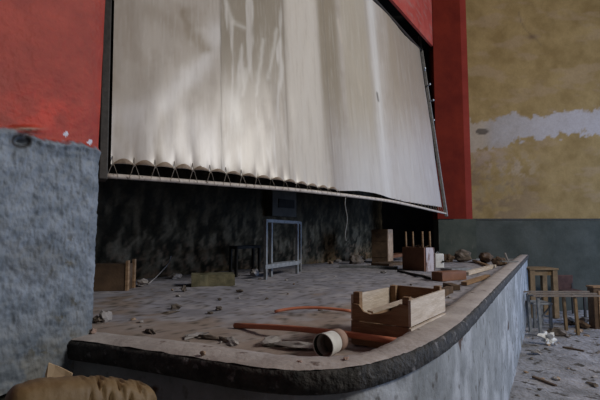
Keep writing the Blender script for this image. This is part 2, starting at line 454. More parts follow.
def sfcol(v):
    n = fb(v.x*1.3, v.y*1.3, 2); n2 = fb(v.x*5, v.y*5, 6); n3 = fb(v.x*18, v.y*18, 9)
    c = mixc((0.28,0.27,0.30), (0.40,0.385,0.43), .5+n2)
    c = mixc(c, (0.34,0.25,0.185), sst(2.9, 2.0, v.y+n*1.1+n2*.5)*.7)
    c = mixc(c, (0.42,0.38,0.37), sst(.2, .6, n2+.4*n3)*.5)
    return mixc(c, (0.10,0.085,0.07), sst(.34, .5, n3)*.8)
paint(stf, sfcol)

# ---- backstage shell
bm = bmesh.new()
rows = []
L = (BW1-BW0).length
for j in range(90):
    z = lerp(SF-.05, 4.4, (j/89)**1.5); r = []
    for i in range(230):
        s = L*i/229; p = BW0.lerp(BW1, i/229)
        bul = .02*fb(s*3, z*3)+.008*fb(s*11, z*11)
        r.append(Vector((p.x+.8*bul, p.y-.6*bul, z)))
    rows.append(r)
grid_surface(bm, rows)
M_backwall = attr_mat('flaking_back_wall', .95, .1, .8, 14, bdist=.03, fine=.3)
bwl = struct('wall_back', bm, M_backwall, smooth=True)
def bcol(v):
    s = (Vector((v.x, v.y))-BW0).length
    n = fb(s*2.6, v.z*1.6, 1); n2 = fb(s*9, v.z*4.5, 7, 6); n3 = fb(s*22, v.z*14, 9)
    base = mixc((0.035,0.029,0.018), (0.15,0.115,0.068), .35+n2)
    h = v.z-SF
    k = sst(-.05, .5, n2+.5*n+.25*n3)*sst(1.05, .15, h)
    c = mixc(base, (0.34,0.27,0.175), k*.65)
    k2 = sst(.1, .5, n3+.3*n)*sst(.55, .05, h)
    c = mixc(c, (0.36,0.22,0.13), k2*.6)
    return mixc(c, (0.018,0.017,0.014), sst(.25, 1.0, h+.2*n)*.72)  # darkens with height: backstage gloom put into the wall colour
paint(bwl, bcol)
bm = bmesh.new(); slab(bm, BW0-bdir*.3, BW1, (-1, .79), .2, 0, 4.6); bmesh.ops.translate(bm, verts=bm.verts, vec=(-.05,.04,0)); struct('wall_back_core', bm, M_black)
bm = bmesh.new(); box(bm, (1.6, 9.5, 3.2), (5.2, .2, 6.6)); struct('wall_passage', bm, M_black)
bm = bmesh.new()
prism(bm, [(-4.2,1.9), (-1.45,1.35), (2.6,8.3), (3.4,8.3), (3.4,9.6), (-4.2,9.6)], 6.3, 6.5); struct('ceiling', bm, M_black)
bm = bmesh.new(); box(bm, (-3.3, 2.5, 3.1), (.2, 3.4, 6.4)); struct('wall_stage_side', bm, M_black)
bm = bmesh.new(); box(bm, (-1.6, 1.9, 3.1), (3.2, .2, 6.4), Matrix.Rotation(-.35, 3, 'Z')); bmesh.ops.translate(bm, verts=bm.verts, vec=(-.9,.05,0)); struct('wall_stage_near', bm, M_black)
bm = bmesh.new(); slab(bm, BW0-bdir*.3, BW1, (-1, .79), .2, 4.5, 6.4); struct('wall_fly', bm, M_black)

# ------------------------------------------------------------------ the cinema screen
bar_px = [(104.5,175.6),(115,176.3),(150,178.5),(200,182.5),(245,185.9),(290,189.2),(320,192.4),(345,195.2),(375,198.9),(390,200.9),(405,204),(418,207),(430,209.8),(446,213.6)]
def bar_pt(px, py):
    z = EYE+lerp(.352, .372, (px-104)/342)
    return G(px, py, z)
BP = smooth_line(densify([bar_pt(*p) for p in bar_px], 0), 16)
cum = [0]
for a, b in zip(BP, BP[1:]): cum.append(cum[-1]+(b-a).length)
SL = cum[-1]
def bar_at(s):
    s = max(0, min(SL, s))
    for i in range(len(cum)-1):
        if s <= cum[i+1]:
            return BP[i].lerp(BP[i+1], (s-cum[i])/max(1e-6, cum[i+1]-cum[i]))
    return BP[-1]
def s_of_px(px):
    lo, hi = 0, SL
    for _ in range(40):
        m = (lo+hi)/2
        if proj(bar_at(m))[0] < px: lo = m
        else: hi = m
    return lo
def tang(s):
    d = bar_at(min(SL, s+.08))-bar_at(max(0, s-.08)); d.z = 0; return d.normalized()
LEAN = Vector((-.075, .140, 1.0))
gap_tab = [(104,.072),(133,.078),(216,.080),(286,.060),(318,.040),(338,.034),(345,.042),(360,.062),(375,.060),(390,.036),(405,.032),(425,.055),(446,.105)]
# height of the canvas top: follow the sloping top edge seen at the right
_tc = {}
def top_h(s):
    k = round(s, 3)
    if k in _tc: return _tc[k]
    b = bar_at(s); x = proj(b)[0]
    if x < 300: h = top_h(s_of_px(301)) if s < SL*.4 or True else 0
    else:
        lo, hi = 1.0, 5.0
        for _ in range(30):
            m = (lo+hi)/2; qx, qy = proj(b+LEAN*m)
            if qy > 43+1.08*(qx-413): lo = m
            else: hi = m
        h = lo
    _tc[k] = h; return h
screen = thing('cinema_screen', 'large stained canvas cinema screen laced in a leaning metal frame above the stage', 'screen', tuple(bar_at(SL/2)))
SO = Vector(screen.location)
def part(name, bm, m, parent=screen, smooth=False, bevel=0):
    bmesh.ops.translate(bm, verts=bm.verts, vec=-SO)
    return obj(name, bm, m, parent, smooth, bevel)
# tie points
ties = []
s = s_of_px(112)
while s < s_of_px(340): ties.append(s); s += lerp(.128, .15, s/SL)
ties2 = []
s = s_of_px(395)
while s < s_of_px(444): ties2.append(s); s += .2
allt = ties+ties2
NU, NV = 560, 150
S0, S1 = s_of_px(110.5), s_of_px(443)
M_canvas = attr_mat('stained_canvas', .36, .6, .05, 9, bdist=.01, fine=.05, fscale=3, stretch=(4,4,.6))
bm = bmesh.new(); rows = []
def cpt(s, v):
    b = bar_at(s); px = proj(b)[0]; g = table(gap_tab, px)
    near = min(allt, key=lambda t: abs(t-s)); 
    k = 1
    arch = 0
    for a_, b_ in zip(ties, ties[1:]):
        if a_ <= s <= b_:
            arch = math.sin(math.pi*(s-a_)/(b_-a_))**.7; break
    h0 = g+.005*arch
    h = lerp(h0, top_h(s), v)
    t = tang(s); n = Vector((t.y, -t.x, 0))
    bow = .008*arch*math.exp(-((h-h0)/.05))
    pucker = -.006*(1-arch)*math.exp(-((h-h0)/.05)) if ties[0] < s < ties[-1] else 0
    wav = .006*math.sin(s*3.1+h*.7)+.010*fb(s*1.1, h*.45, 2)
    return b+LEAN*h+n*(bow+pucker+wav), h
for j in range(NV+1):
    v = (j/NV)**2.0
    r = []
    for i in range(NU+1):
        s = lerp(S0, S1, (i/NU)); p, h = cpt(s, v); r.append(p)
    rows.append(r)
vs = grid_surface(bm, rows)
canvas = part('canvas', bm, M_canvas, smooth=True)
def seg(px, py, x0, y0, x1, y1, wd):
    dx, dy = x1-x0, y1-y0; t = max(0, min(1, ((px-x0)*dx+(py-y0)*dy)/(dx*dx+dy*dy)))
    d = math.hypot(px-x0-dx*t, py-y0-dy*t); return math.exp(-(d/wd)**2)
def canv(v):
    px, py = proj(v)
    # ruling coordinate: where this strip of cloth meets the bar, close to the vertical seams
    q = 208+(px-208)*(1+ (200-py)/1700.)
    n = fb(q*.035, py*.012, 1); st = fb(q*.10, py*.012, 4, 3); st2 = fb(q*.5, py*.02, 6); bl = fb(q*.03, py*.03, 9)
    c = (0.43,0.375,0.315)
    c = mixc(c, (0.36,0.30,0.24), sst(-.1, .4, bl)*.5)
    lw = 1
    # brushed pale smear and pale triangle on the left cloth
    wob = 6*fb(px*.03, py*.03, 3)
    k = max(seg(px+wob, py, 214, 30, 205, 62, 9), seg(px+wob, py, 205, 62, 165, 105, 10), seg(px+wob, py, 175, 95, 130, 112, 12)*.7)
    c = mixc(c, (0.60,0.56,0.52), k*.9)
    k = sst(92, 128, py+wob*.6-(px-150)*.1)*sst(224, 214, px)
    c = mixc(c, (0.60,0.56,0.53), k*(.5+.6*n))
    # brown smudges
    k = max(seg(px+wob, py, 186, 12, 192, 36, 6), seg(px, py+wob, 190, 36, 206, 46, 7), seg(px, py, 150, 10, 175, 25, 9)*.5)
    c = mixc(c, (0.27,0.215,0.155), k*.95)
    # second cloth: browner above, wispy pale streaks
    m2 = sst(221, 223, q)*sst(300, 286, q)
    k = m2*sst(120, 40, py)
    c = mixc(c, (0.27,0.225,0.165), k*.95)
    k = m2*sst(.15, .6, st+.35*n)*.7
    c = mixc(c, (0.62,0.58,0.53), k)
    for a_ in ((227,3,233,22,2.2),(233,22,246,28,2),(246,70,244,95,2.4),(262,40,258,95,1.8),(276,30,269,78,2),(228,95,240,128,8),(240,75,236,120,3)):
        c = mixc(c, (0.60,0.56,0.50), seg(px+wob*.3, py, *a_)*.6)
    # third cloth: cream
    m3 = sst(288, 296, q-2)*sst(336, 322, q)
    c = mixc(c, (0.60,0.54,0.46), m3*.85)
    # browner strip
    m4 = sst(326, 333, q)*sst(354, 346, q)
    c = mixc(c, (0.27,0.22,0.155), m4*sst(200, 60, py)*.98)
    c = mixc(c, (0.33,0.28,0.24), sst(330,336,q)*sst(348,342,q)*sst(90,140,py)*.5)
    for a_ in ((338,20,342,42,1.6),(350,52,360,88,1.6),(356,70,361,95,1.5)):
        c = mixc(c, (0.60,0.52,0.42), seg(px, py, *a_)*.5)
    m5 = sst(352, 358, q)*sst(386, 380, q)
    c = mixc(c, (0.42,0.36,0.27), m5*.75)
    # pale streak
    c = mixc(c, (0.66,0.63,0.58), math.exp(-((q-389)/4.2)**2)*.8)
    c = mixc(c, (0.38,0.33,0.27), math.exp(-((q-383)/1.3)**2)*.5)
    c = mixc(c, (0.33,0.27,0.20), sst(396, 408, q)*sst(150, 70, py)*.85)
    c = mixc(c, (0.56,0.54,0.53), sst(100, 175, py)*sst(330, 370, q)*.6)
    # seams
    for sq, a_ in ((222, .95), (291, .55), (336, .35)):
        c = mixc(c, (0.18,0.15,0.12), math.exp(-((q-sq)/.7)**2)*a_)
    c = mixc(c, (0.08,0.07,0.06), seg(px, py, 377, 93, 378.5, 101, .9)*.9)
    c = mixc(c, (0.27,0.20,0.14), sst(.12, .7, st2+.2*n)*.16)
    c = mixc(c, (0.66,0.62,0.57), sst(.15, .7, -st2+.3*st)*.14)
    return c
screen_m = Matrix.Translation(SO)
me = canvas.data; ca = me.color_attributes.new('paint', 'FLOAT_COLOR', 'POINT')
for i, v in enumerate(me.vertices): ca.data[i].color = (*canv(v.co+SO), 1)
# hem: the curled brown lower edge between the eyelets
M_hem = mat('curled_hem', [(0.20,0.145,0.10),(0.34,0.26,0.19)], 20, .8, .2)
bm = bmesh.new()
for a_, b_ in zip(ties, ties[1:]):
    rows = []
    for i in range(11):
        s = lerp(a_, b_, i/10); k = math.sin(math.pi*i/10)
        p, h = cpt(s, 0); t = tang(s); n = Vector((t.y, -t.x, 0))
        sh = .032 if s < s_of_px(200) else .022
        rows.append([p+Vector((0,0,.001))+n*.004, p+LEAN*(sh*.55*k)+n*(.006+.012*k), p+LEAN*(sh*k+.001)+n*(.006)])
    grid_surface(bm, rows)
bmesh.ops.remove_doubles(bm, verts=bm.verts, dist=.0005)
hem = part('hem', bm, M_hem, canvas, smooth=True); 
# frame bars
bm = bmesh.new(); tube(bm, [bar_at(SL*i/160) for i in range(161)], .0155, 10); part('bottom_bar', bm, M_bar, smooth=True)
pA = bar_at(0)+Vector((-.012,-.005,0)); 
bm = bmesh.new()
for k in range(1):
    b0 = pA-LEAN*.75*0; beam(bm, pA-LEAN*.03, pA+LEAN*3.0, .066, .05, up=tang(0))
part('side_post', bm, M_steel_dark, bevel=.006)
pB = bar_at(SL)+Vector((0,0,0))
bm = bmesh.new(); beam(bm, pB-LEAN*.05, pB+LEAN*3.42, .05, .06, up=tang(SL)); part('side_post', bm, M_steel_grey, bevel=.006)
bm = bmesh.new(); tube(bm, [bar_at(SL*i/60)+LEAN*(top_h(SL*i/60)+.03) for i in range(61)], .02, 8); part('top_bar', bm, M_steel_dark, smooth=True)
# black masking strip edging the cloth at the far side
bm = bmesh.new(); rows = []
for j in range(40):
    v = j/39; p, h = cpt(S1, v); t = tang(S1)
    rows.append([p, p+t*.045])
grid_surface(bm, rows); part('side_masking', bm, M_black)
# lacing
for i, s in enumerate(ties):
    p, h = cpt(s, 0); t = tang(s); n = Vector((t.y, -t.x, 0))
    b = bar_at(s)
    bm = bmesh.new(); r = .0016
    o1 = b+t*.030+n*.016; o2 = b-t*.030+n*.016
    tube(bm, [p+LEAN*.012+n*.016, o1, o1-Vector((0,0,.008))], r, 5); tube(bm, [p+LEAN*.012+n*.016, o2, o2-Vector((0,0,.008))], r, 5)
    if s < s_of_px(245):
        tube(bm, [p+LEAN*.05+n*.004, p+LEAN*.012+n*.016, p+n*.014-Vector((0,0,.01))], .003, 5)
    part('lacing_cord', bm, M_cord)
for i, s in enumerate(ties2):
    p, h = cpt(s, 0); b = bar_at(s); t = tang(s); n = Vector((t.y, -t.x, 0))
    bm = bmesh.new(); tube(bm, [p+LEAN*.01+n*.008, b+n*.014], .003, 5); part('lacing_cord', bm, M_cord)
# hooks along the far post
for px_, py_ in ((425,68),(430,84),(433.5,100),(434,120)):
    bm = bmesh.new(); k = P(px_, py_, 7.75)
    tgt = k; pb = pB+LEAN*((k.z-pB.z)/LEAN.z)
    q = pb+(tgt-pb)*.95; tube(bm, [pb, q], .012, 6)
    bmesh.ops.create_icosphere(bm, subdivisions=1, radius=.02, matrix=Matrix.Translation(q))
    part('hook', bm, mat('bright_metal', [(.6,.65,.7),(.8,.85,.9)], 10, .35, 0, metal=.3) if 'bright_metal' not in bpy.data.materials else bpy.data.materials['bright_metal'])
# hangers that carry the frame
for s in (.25, SL*.5, SL-.15):
    a_ = bar_at(s)+LEAN*(top_h(s)+.03); bm = bmesh.new(); tube(bm, [a_, Vector((a_.x, a_.y, 6.32))], .008, 6); part('hanger_rod', bm, M_steel_dark)

# cord hanging under the bar
bm = bmesh.new(); a_ = bar_at(s_of_px(346)); tube(bm, [a_+Vector((-.01*math.sin(i*.9), .004*math.cos(i), -.42*i/10)) for i in range(11)], .004, 6)
tag(obj('hanging_cord', bm, M_steel_grey, loc=tuple(a_)), 'thin cord hanging down from the bottom bar of the screen', 'cord')

# ------------------------------------------------------------------ things on the stage
# open wooden crate against the kerb
cr = Vector((.214, 1.77, SF+.004)); ang = math.atan2(-.133, .186)
crate = thing('wooden_crate', 'open wooden fruit crate with a broken front board, against the kerb', 'crate', cr, ang)
W_, L_, H_ = .235, .385, .200
for (x, y, h) in ((0,0,H_+.008), (W_,0,H_+.004), (0,L_,H_), (W_,L_,H_+.012)):
    bm = bmesh.new(); box(bm, (x+(.014 if x == 0 else -.014), y+(.014 if y == 0 else -.014), h/2), (.028, .028, h)); obj('corner_post', bm, M_wood, crate, bevel=.002)
def plank(poly, y0, th, axis, name, m):
    """poly in (along, z)"""
    bm = bmesh.new()
    if axis == 'x': f = lambda a, z, d: (a, y0+d, z)
    else: f = lambda a, z, d: (y0+d, a, z)
    lo = [bm.verts.new(f(a, z, 0)) for a, z in poly]; hi = [bm.verts.new(f(a, z, th)) for a, z in poly]
    n = len(poly)
    for i in range(n): bm.faces.new((lo[i], lo[(i+1)%n], hi[(i+1)%n], hi[i]))
    bm.faces.new(hi); bm.faces.new(lo)
    return obj(name, bm, m, crate)
plank([(0,.098),(W_,.098),(W_,.175),(.20,.178),(.165,.15),(.12,.135),(.08,.128),(.05,.135),(.03,.16),(0,.165)], -.010, .010, 'x', 'front_board', M_wood)
plank([(0,.004),(W_,.004),(W_,.094),(0,.094)], -.010, .010, 'x', 'front_board', M_wood)
plank([(0,.10),(W_,.10),(W_,.195),(0,.20)], L_, .010, 'x', 'back_board', M_wood)
plank([(0,.004),(W_,.004),(W_,.094),(0,.094)], L_, .010, 'x', 'back_board', M_wood)
plank([(-.01,.10),(L_+.01,.10),(L_+.01,.195),(-.01,.195)], W_, .010, 'y', 'side_board', M_woodpale)
plank([(-.01,.004),(L_+.01,.004),(L_+.01,.092),(-.01,.092)], W_, .010, 'y', 'side_board', M_woodpale)
plank([(0,.10),(L_,.10),(L_,.19),(0,.196)], -.010, .010, 'y', 'side_board', M_woodpale)
plank([(0,.004),(L_,.004),(L_,.094),(0,.094)], -.010, .010, 'y', 'side_board', M_wood)
for i in range(3):
    bm = bmesh.new(); box(bm, (W_*(i+.5)/3, L_/2, .012), (W_/3-.01, L_-.004, .008)); obj('bottom_slat', bm, M_wood, crate)
bm = bmesh.new(); beam(bm, (.06, .03, .13), (.15, .24, .165), .035, .008); 
tag(obj('wood_splinter', bm, M_woodpale, loc=None), 'broken strip of pale wood lying inside the open crate', 'wood')
o = bpy.data.objects['wood_splinter']; o.location = cr; o.rotation_euler = (0,0,ang)
bm = bmesh.new(); rock(bm, (0,0,0), (.07,.05,.035), 4)
o = tag(obj('plaster_lump', bm, M_brick), 'pale brown lump of rubble inside the open crate', 'rubble'); o.location = cr+Vector((.14,.03,.02))

def ground(px, py, dz=0):
    g = G(px, py, SF); g.z = sfz(g.x, g.y)+dz; return g
# red pipes
bm = bmesh.new(); a_ = ground(235, 328, .013); b_ = P(398, 341.5, 1.60); r = .0125
tube(bm, [a_.lerp(b_, i/12)+Vector((0,0,.012*math.sin(math.pi*i/12))) for i in range(13)], r, 12)
tag(obj('red_pipe', bm, M_pipe, smooth=True, loc=tuple(a_)), 'long straight red plastic pipe lying just behind the kerb', 'pipe')
bm = bmesh.new(); a_ = ground(275, 314.5, .012); m_ = ground(305, 311, .022); b_ = ground(352, 313, .012)
pts = [a_*(1-t)**2+m_*2*t*(1-t)+b_*t*t+Vector((0,0,.010*math.sin(math.pi*t))) for t in [i/14 for i in range(15)]]
pts = [p+Vector((0,0,0)) for p in pts]
tube(bm, pts, .0085, 12)
tag(obj('red_pipe', bm, M_pipe, smooth=True, loc=tuple(a_)), 'shorter bowed red plastic pipe ending at the left of the crate', 'pipe')

# white pot lying on its side
pc = Vector((.085, 1.585, SF+.046)); pr = .043
pot = thing('plastic_pot', 'white plastic pot lying on its side with its dark mouth facing out', 'pot', pc, 0)
ax = Vector((.60, .80, .02)).normalized()
bm = bmesh.new(); tube(bm, [ax*d for d in (-.006, 0, .03, .06)], [pr*1.03, pr, pr*.97, pr*.94], 28, caps=False)
o = obj('outer_wall', bm, M_white, pot, smooth=True); sm = o.modifiers.new('s', 'SOLIDIFY'); sm.thickness = .002; sm.offset = -1
bm = bmesh.new(); tube(bm, [ax*d for d in (-.004, .03, .058)], [pr*.95, pr*.93, pr*.9], 28, caps=False); o = obj('inner_lining', bm, mat('dark_green_plastic', [(0.012,0.016,0.013),(0.03,0.04,0.03)], 20, .7), pot, smooth=True)
bm = bmesh.new(); tube(bm, [ax*d for d in (.056, .0605)], [pr*.9, pr*.9], 28); obj('bottom', bm, M_stone, pot)
bm = bmesh.new(); tube(bm, [ax*d+Vector((.0,.002,0)) for d in (.064, .075, .105, .118)], [pr*.80, pr*.96, pr*.92, pr*.6], 24)
o = tag(obj('clay_jar', bm, M_pink, smooth=True), 'small dusty pink round jar right behind the white pot', 'jar'); o.location = pc

# metal frame stand
def stand(name, label, pts, h, wid, m, t=.016, low=.14, cat='stand'):
    a_, b_ = pts; d = (b_-a_).normalized(); n = Vector(wid)
    root = thing(name, label, cat, a_)
    C4 = [Vector((0,0,0)), b_-a_, b_-a_+n, n]
    for c in C4:
        c.z = 0
        bm = bmesh.new(); beam(bm, c, c+Vector((0,0,h)), t, t, up=d); obj('leg', bm, m, root, bevel=.002)
    for i in range(4):
        bm = bmesh.new(); beam(bm, C4[i]+Vector((0,0,h-t/2)), C4[(i+1)%4]+Vector((0,0,h-t/2)), t*1.2, t); obj('top_rail', bm, m, root)
        if low is not None and i in (0, 2):
            ex = d*.03 if i == 0 else Vector()
            bm = bmesh.new(); beam(bm, C4[i]+Vector((0,0,low))-ex, C4[(i+1)%4]+Vector((0,0,low))+ex, t*1.1, t*1.4); obj('stretcher', bm, m, root)
    return root
stand('table_frame', 'bare grey metal table frame standing without its top before the back wall', (ground(265.5, 279.5), ground(297, 273.5)), .60, (.035,.26,0), M_metaldull, .030, .125)
stand('table_frame', 'black metal table frame left of the taller grey one, in the dark', (ground(236, 277), ground(259, 273)), .32, (-.1,.26,0), M_black, .028, None)

# upturned box stool
FLp, Cp, Rp = ground(402.5, 269.5), ground(424.5, 272), ground(434, 269)
ux = (FLp-Cp); ux.z = 0; lx = ux.length; ux.normalize(); vy = Vector((ux.y, -ux.x, 0)); 
if vy.y < 0: vy = -vy
st = thing('upturned_stool', 'upturned red-brown box stool with four thin legs pointing up', 'stool', Cp)
ly = .16; hh = .285
Mrot = Matrix((ux, vy, Vector((0,0,1)))).transposed()
def lb(c, s): 
    bm = bmesh.new(); box(bm, Mrot @ Vector(c), s, Mrot); return bm
obj('front_panel', lb((lx/2, .008, hh/2), (lx, .016, hh)), M_redwood, st)
o = obj('end_panel', lb((.008, ly/2+.016, hh/2), (.016, ly-.032, hh)), M_peel, st); o['label'] = 'end panel with peeling whitish veneer'
obj('back_panel', lb((lx/2, ly-.008, hh/2), (lx, .016, hh)), M_redwood, st)
obj('end_panel', lb((lx-.008, ly/2+.016, hh/2), (.016, ly-.034, hh)), M_redwood, st)
obj('seat', lb((lx/2, ly/2, .012), (lx-.034, ly-.034, .02)), M_redwood, st)
obj('inner_board', lb((lx/2, ly/2+.01, hh-.03), (lx-.034, ly-.05, .02)), M_redwood, st)
for fx, fy in ((.88,.15),(.88,.85),(.12,.15),(.12,.85)):
    bm = bmesh.new(); c = Mrot @ Vector((lx*fx, ly*fy, 0)); tube(bm, [c+Vector((0,0,hh-.03)), c+Vector((0,0,hh+.195))], [.014, .010], 8); obj('leg', bm, M_wood, st, smooth=True)
bm = bmesh.new()
for i in range(5):
    a_ = Mrot @ Vector((lx*random.uniform(.2,.8), ly*random.uniform(.2,.8), hh-.01)); beam(bm, a_, a_+Vector((random.uniform(-.12,.12), random.uniform(-.1,.1), random.uniform(.02,.07))), .02, .006)
o = tag(obj('wood_scraps', bm, M_wooddark, loc=None), 'dark splinters of wood lying between the legs of the upturned stool', 'wood scraps', kind='stuff'); o.location = Cp

wb = ground(435.5, 268.5); wb.z = sfz(wb.x, wb.y)
root = thing('junction_box', 'small white box with a black knob beside the upturned stool', 'box', wb, .15)
bm = bmesh.new(); box(bm, (.065, .06, .10), (.125, .11, .19)); obj('body', bm, M_white, root, bevel=.01)
bm = bmesh.new(); tube(bm, [(.105, .006, .09), (.105, -.012, .09)], .013, 12); obj('knob', bm, M_black, root)
bm = bmesh.new(); tube(bm, [(.03+.05*i/4, .05, .192+.025*math.sin(math.pi*i/4)) for i in range(5)], .006, 6); obj('handle', bm, M_metaldull, root)

# cardboard carton by the back wall
cb = ground(371, 262.5); cb.y += 0.15; cb.x += .13; cb.z = sfz(cb.x, cb.y)
root = thing('wooden_box', 'tall brown box with a pale side standing against the back wall', 'box', cb, -.5)
bm = bmesh.new(); box(bm, (.13, -.14, .265), (.26, .28, .53)); obj('carcass', bm, M_wooddark, root, bevel=.004)
bm = bmesh.new(); box(bm, (.264, -.14, .28), (.008, .26, .50)); o = obj('side_panel', bm, M_brick, root); o['label'] = 'pale side panel'
for z in (.10, .36):
    bm = bmesh.new(); box(bm, (.13, -.283, z), (.25, .006, .02)); obj('batten', bm, M_wooddark, root)

# low wooden box in the dark at far left, against pillar
lb0 = ground(96, 291)
root = thing('wooden_box', 'low brown wooden box in the dark beside the grey pillar', 'box', lb0+Vector((-.12,0,0)), .12)
bm = bmesh.new(); box(bm, (.17, .12, .105), (.34, .24, .21)); obj('carcass', bm, M_wooddark, root, bevel=.004)
bm = bmesh.new(); box(bm, (.345, .02, .12), (.02, .05, .24)); obj('end_batten', bm, M_wood, root)
bm = bmesh.new(); box(bm, (.345, .22, .12), (.02, .05, .24)); obj('end_batten', bm, M_wood, root)

# mossy block
g = ground(190, 288)
bm = bmesh.new(); box(bm, (.19, .10, .05), (.36, .18, .10)); bmesh.ops.subdivide_edges(bm, edges=bm.edges, cuts=4, use_grid_fill=True)
for v in bm.verts: v.co += Vector((noise.noise(v.co*9), noise.noise(v.co*9+Vector((5,5,5))), noise.noise(v.co*9+Vector((9,1,5)))))*.012
root = tag(obj('concrete_block', bm, mat('olive_block', [(0.09,0.085,0.05),(0.19,0.17,0.10)], 12, .9, .4)), 'low olive-brown block lying on the floor near the back wall', 'block'); root.location = g; root.rotation_euler = (0,0,.25)
# thin pale branch/wire at left
a_ = ground(146, 285); 
bm = bmesh.new(); pts = [ground(148,285,.01), ground(156,282,.04), ground(164,280,.11), ground(169,279,.17), ground(170.5,279,.23)]
tube(bm, pts, .0055, 6); tag(obj('bent_wire', bm, M_plaster, smooth=True, loc=tuple(a_)), 'thin pale bent wire rising from the floor in front of the back wall', 'wire')

# wall box on the back wall
def bw_hit(px, py):
    r = ray(px, py); n = Vector((-bdir.y, bdir.x)); 
    t = (BW0.x*n.x+BW0.y*n.y)/(r.x*n.x+r.y*n.y); return Vector((0,0,EYE))+r*t
c0 = bw_hit(279, 204); root = thing('vent_box', 'dim grey box with a dark slot high on the back wall', 'vent', c0, math.atan2(bdir.y, bdir.x))
bm = bmesh.new(); box(bm, (0, -.05, 0), (.52, .12, .36)); obj('casing', bm, mat('dim_grey', [(0.045,0.042,0.036),(0.075,0.07,0.06)], 6), root, bevel=.006)
bm = bmesh.new(); box(bm, (.03, -.115, -.0), (.34, .012, .12)); obj('slot', bm, M_black, root)

# boards and planks at the far end of the stage
def board(p0, p1, wd, th, m, label, name='wooden_board', lift=0, cat='board', group=None):
    a_ = ground(*p0); b_ = ground(*p1); z = max(a_.z, b_.z)+th/2+.002+lift; 
    a_.z = z; b_.z = z
    bm = bmesh.new(); beam(bm, a_, b_, wd, th)
    return tag(obj(name, bm, m, loc=tuple((a_+b_)/2), bevel=.002), label, cat, group)
board((437,281), (461,279), .13, .085, M_redwood, 'red-brown wooden box board lying flat between the stool and the kerb')
board((446,271.5), (465,270.5), .18, .03, M_metaldull, 'dusty grey board lying flat right of the white box', lift=.0)
board((440,298), (450,293), .05, .05, M_wooddark, 'short dark plank between the far end of the crate and the kerb')
board((464,286), (488,278), .05, .03, M_wood, 'narrow brown plank lying beside the kerb, nearest of the loose planks')
board((466,276), (494,268), .06, .04, M_woodpale, 'pale narrow plank lying beside the kerb beyond the brown plank')
board((447,288), (456,291), .07, .04, M_wooddark, 'short dark board lying crosswise behind the far end of the crate')
board((474,262), (490,268), .05, .03, M_wood, 'brown plank near the grey-green wall at the far end of the stage', lift=.0)
board((340,267.5), (398,269), .10, .03, M_metaldull, 'long flat grey strip lying on the stage left of the upturned stool')
board((386,262), (402,259), .20, .05, M_redwood, 'reddish broken board leaning low between the tall box and the stool', lift=.06)
board((380,266), (400,264), .3, .04, M_wooddark, 'dark board on the floor under the reddish broken board')
# dark cable
bm = bmesh.new(); tube(bm, [ground(398,272,.012), ground(412,275,.012), ground(424,278,.012), ground(430,279.5,.012)], .014, 8)
tag(obj('black_hose', bm, M_steel_dark, smooth=True, loc=tuple(ground(424,278))), 'dark hose curving over the floor in front of the upturned stool', 'hose')
# brick-coloured rubble against the far wall
for i, (px_, py_, s_, m_, lab) in enumerate([
    (447,262,(.11,.10,.10),M_wooddark,'dark lump of rubble at the foot of the red column'),
    (462,262,(.14,.10,.13),M_stone,'grey-brown lump of rubble by the grey-green wall, right of the lump at the column'),
    (486,263,(.20,.10,.10),M_wooddark,'dark brown lump of rubble low against the grey-green wall'),
    (499,266,(.10,.08,.09),M_wooddark,'small brown lump of rubble beside the far end of the kerb'),
    (356,264,(.12,.08,.10),M_stone,'dark lump of rubble left of the tall box')]):
    g = ground(px_, py_); bm = bmesh.new(); rock(bm, (0,0,0), s_, i+11, 3, .75, .22)
    o = tag(obj('rubble_lump', bm, m_), lab, 'rubble'); o.location = g-Vector((0,0,.01))
# white stick on the kerb
g = G(508, 262, KT+.004); root = thing('metal_bracket', 'small pale metal bracket standing on the far end of the kerb', 'bracket', g)
bm = bmesh.new(); beam(bm, (-.09,0,.008), (.12,0,.008), .07, .012); obj('base', bm, M_metaldull, root)
bm = bmesh.new(); beam(bm, (.0,0,.012), (-.035,0,.115), .03, .012); obj('upright', bm, M_plaster, root)

# ---- small debris on the stage
def deb(name, px, py, s, m, label, cat='rubble', flat=.6, group=None, z=None, sub=2):
    g = ground(px, py) if z is None else G(px, py, z)
    bm = bmesh.new(); rock(bm, (0,0,0), s, random.random()*30, sub, flat)
    o = tag(obj(name, bm, m), label, cat, group); o.location = g-Vector((0,0,.002)); return o
deb('stone', 105, 322, (.035,.026,.034), M_plaster, 'pale chunk of plaster on the stage right of the grey pillar', flat=.9)
deb('stone', 97, 323, (.026,.020,.02), M_stone, 'dark stone touching the pale chunk right of the grey pillar', flat=.8)
deb('stone', 176, 309, (.03,.022,.03), M_stone, 'dark clod on the stage in line with the bent wire')
deb('stone', 172, 313, (.045,.02,.012), M_stone, 'flat dark flake in front of the dark clod')
deb('stone', 219, 310.5, (.022,.018,.022), M_stone, 'dark clod left of the bowed red pipe')
deb('stone', 210, 313.5, (.018,.016,.016), M_stone, 'small dark clod left of the bowed pipe, nearer the kerb')
deb('stone', 184, 292, (.03,.02,.03), M_stone, 'small dark stone just in front of the olive block', flat=1)
deb('stone', 240, 292, (.035,.02,.02), M_stone, 'dark stone on the stage right of the olive block')
deb('stone', 305, 330.5, (.016,.014,.018), M_stone, 'small dark stone behind the straight red pipe')
deb('stone', 384, 273.5, (.04,.03,.03), M_plaster, 'small white stone in front of the grey strip')
deb('stone', 143, 286, (.06,.05,.05), M_plaster, 'pale stone at the foot of the bent wire')
deb('stone', 254, 276, (.06,.05,.06), M_plaster, 'pale stone between the legs of the black table frame')
deb('plaster_flake', 270, 345, (.05,.03,.03), M_plaster, 'pale plaster flake in the dust behind the kerb, left of the pot', flat=.5)
deb('plaster_flake', 297, 350, (.07,.025,.03), M_plaster, 'pale plaster flake touching the mouth of the white pot', flat=.5)
